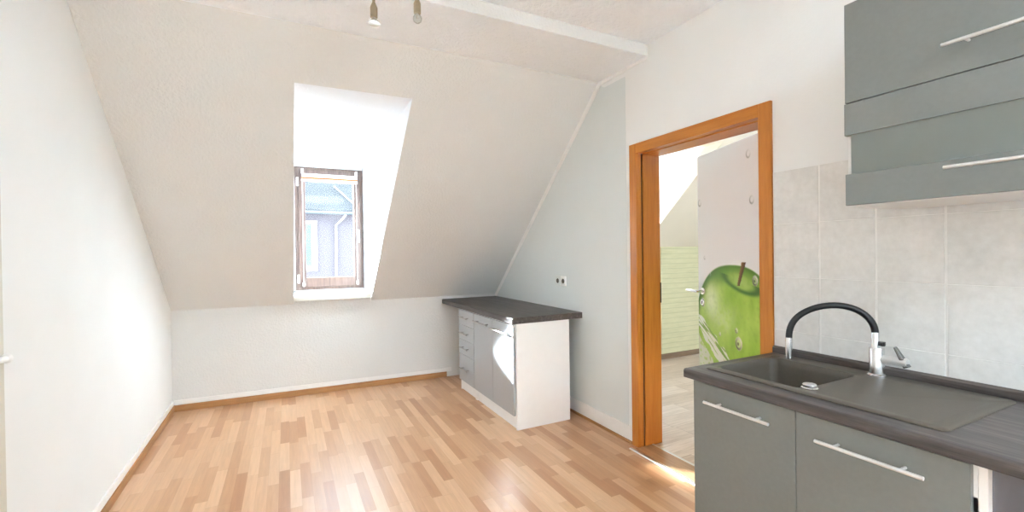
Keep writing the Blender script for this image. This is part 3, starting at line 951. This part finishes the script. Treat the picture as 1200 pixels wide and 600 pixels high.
# ------------------------------------------------------------------ house across the street
m_house = plain('house_render', S(86, 77, 79), 0.9, var=0.03, scale=2)
m_hroof = plain('slate_roof', S(58, 56, 55), 0.8, var=0.12, scale=6)
m_hwhite = plain('house_white', S(150, 142, 138), 0.7)
m_hpane = plain('house_pane', S(62, 70, 72), 0.5, var=0.2, scale=3)
m_zinc = plain('zinc', S(84, 88, 92), 0.5, 0.3)
hs = thing('neighbour_house', 'pale rendered house with slate roof across the street, outside the window', 'house', (2.0, 16.0, -6)); rl = hs.location
boxobj('facade', (-2.6, 7.0, 14.0, 21.0, -6, 2.62), m_house, hs, root=rl)
bm = BM()
add_prism(bm, [(13.75, 2.55), (13.75, 2.66), (17.5, 7.2), (21.25, 2.66), (21.25, 2.55)], -2.8, 7.2, 'X')
obj('roof', bm, m_hroof, hs, root_loc=rl)
bm = BM(); add_tube(bm, [(-2.8, 13.70, 2.56), (7.2, 13.70, 2.56)], 0.045, 10)
obj('gutter', bm, m_zinc, hs, root_loc=rl)
bm = BM(); add_tube(bm, [(1.56, 13.72, 2.52), (1.50, 13.85, 2.42), (1.30, 13.92, 2.22), (1.28, 13.92, -6)], 0.034, 10)
obj('downpipe', bm, m_hwhite, hs, root_loc=rl)
bm = BM(); add_tube(bm, [(1.30, 14.26, 3.40), (1.78, 13.83, 2.86)], 0.022, 8)
obj('roof_flashing', bm, m_hwhite, hs, root_loc=rl)
for x in (0.22, 3.4):
    for zc in (1.72, -1.2):
        w = boxobj('window', (x - .58, x + .58, 13.93, 14.02, zc - .82, zc + .62), m_hwhite, hs, root=rl)
        boxobj('pane', (x - .42, x + .42, 13.90, 13.935, zc - .66, zc + .52), m_hpane, w, root=rl)
        boxobj('glazing_bar', (x - .03, x + .03, 13.885, 13.91, zc - .66, zc + .52), m_hwhite, w, root=rl)
bm = BM(); add_box(bm, -60, 60, 5.5, 80, -6.2, -6.0)
struct('street_ground', bm, plain('asphalt', S(90, 90, 90), 0.9))

# ------------------------------------------------------------------ daylight
w = bpy.data.worlds.new('daylight'); SC.world = w; w.use_nodes = True
bg = w.node_tree.nodes['Background']
bg.inputs['Color'].default_value = (0.65, 0.82, 1.0, 1)
bg.inputs['Strength'].default_value = 5.0

def portal(name, loc, rot, sx, sy):
    l = bpy.data.lights.new(name, 'AREA'); l.shape = 'RECTANGLE'; l.size = sx; l.size_y = sy
    l.cycles.is_portal = True
    o = bpy.data.objects.new(name, l); COL.objects.link(o)
    o.location = loc; o.rotation_euler = rot
    return o
portal('daylight_dormer', (0.42, 5.32, 1.62), (math.radians(-90), 0, 0), 0.72, 1.4)
portal('daylight_dormer_next_room', (3.4, 5.32, 1.85), (math.radians(-90), 0, 0), 0.9, 1.0)
portal('daylight_added_rear_next_room', (4.15, -0.72, 1.78), (math.radians(90), 0, 0), 1.75, 1.1)  # portal of the next room's added window, out of view

portal('daylight_added_roof_light', ((KX0 + KX1) / 2, (KY0 + KY1) / 2, ZN + .32), (0, 0, 0), KX1 - KX0, KY1 - KY0)  # portal of the added roof light
sl = bpy.data.lights.new('sun', 'SUN'); sl.energy = 52.0; sl.angle = math.radians(4.0); sl.color = (0.84, 0.92, 1.0)
so = bpy.data.objects.new('sun', sl); COL.objects.link(so)
SUN = Vector((0.773, -1.343, -0.47))
so.rotation_euler = SUN.to_track_quat('-Z', 'Y').to_euler()
so.location = (-4, 12, 6)

# ------------------------------------------------------------------ camera
F, yaw, pit, rol = 523.1115, math.radians(26.8161), math.radians(-0.3752), math.radians(-0.7629)
fw = Vector((math.sin(yaw), math.cos(yaw), 0)); rt = Vector((math.cos(yaw), -math.sin(yaw), 0)); up = Vector((0, 0, 1))
f2 = fw * math.cos(pit) + up * math.sin(pit); u2 = -fw * math.sin(pit) + up * math.cos(pit)
r3 = rt * math.cos(rol) + u2 * math.sin(rol); u3 = u2 * math.cos(rol) - rt * math.sin(rol)
cd = bpy.data.cameras.new('camera'); cd.sensor_fit = 'HORIZONTAL'; cd.sensor_width = 36; cd.lens = F / 1200 * 36
cd.clip_start = 0.02; cd.clip_end = 300
cam = bpy.data.objects.new('camera', cd); COL.objects.link(cam)
cam.matrix_world = Matrix(((r3.x, u3.x, -f2.x, 0), (r3.y, u3.y, -f2.y, 0), (r3.z, u3.z, -f2.z, 1.34), (0, 0, 0, 1)))
SC.camera = cam

# ------------------------------------------------------------------ look
vs = SC.view_settings
SC.display_settings.display_device = 'sRGB'
vs.view_transform = 'Standard'; vs.look = 'None'; vs.gamma = 1.0; vs.use_curve_mapping = False
vs.exposure = 1.6
cy = SC.cycles
cy.max_bounces = 14; cy.diffuse_bounces = 8; cy.glossy_bounces = 6; cy.transmission_bounces = 8; cy.transparent_max_bounces = 12
cy.use_denoising = True
cy.sample_clamp_indirect = 8.0
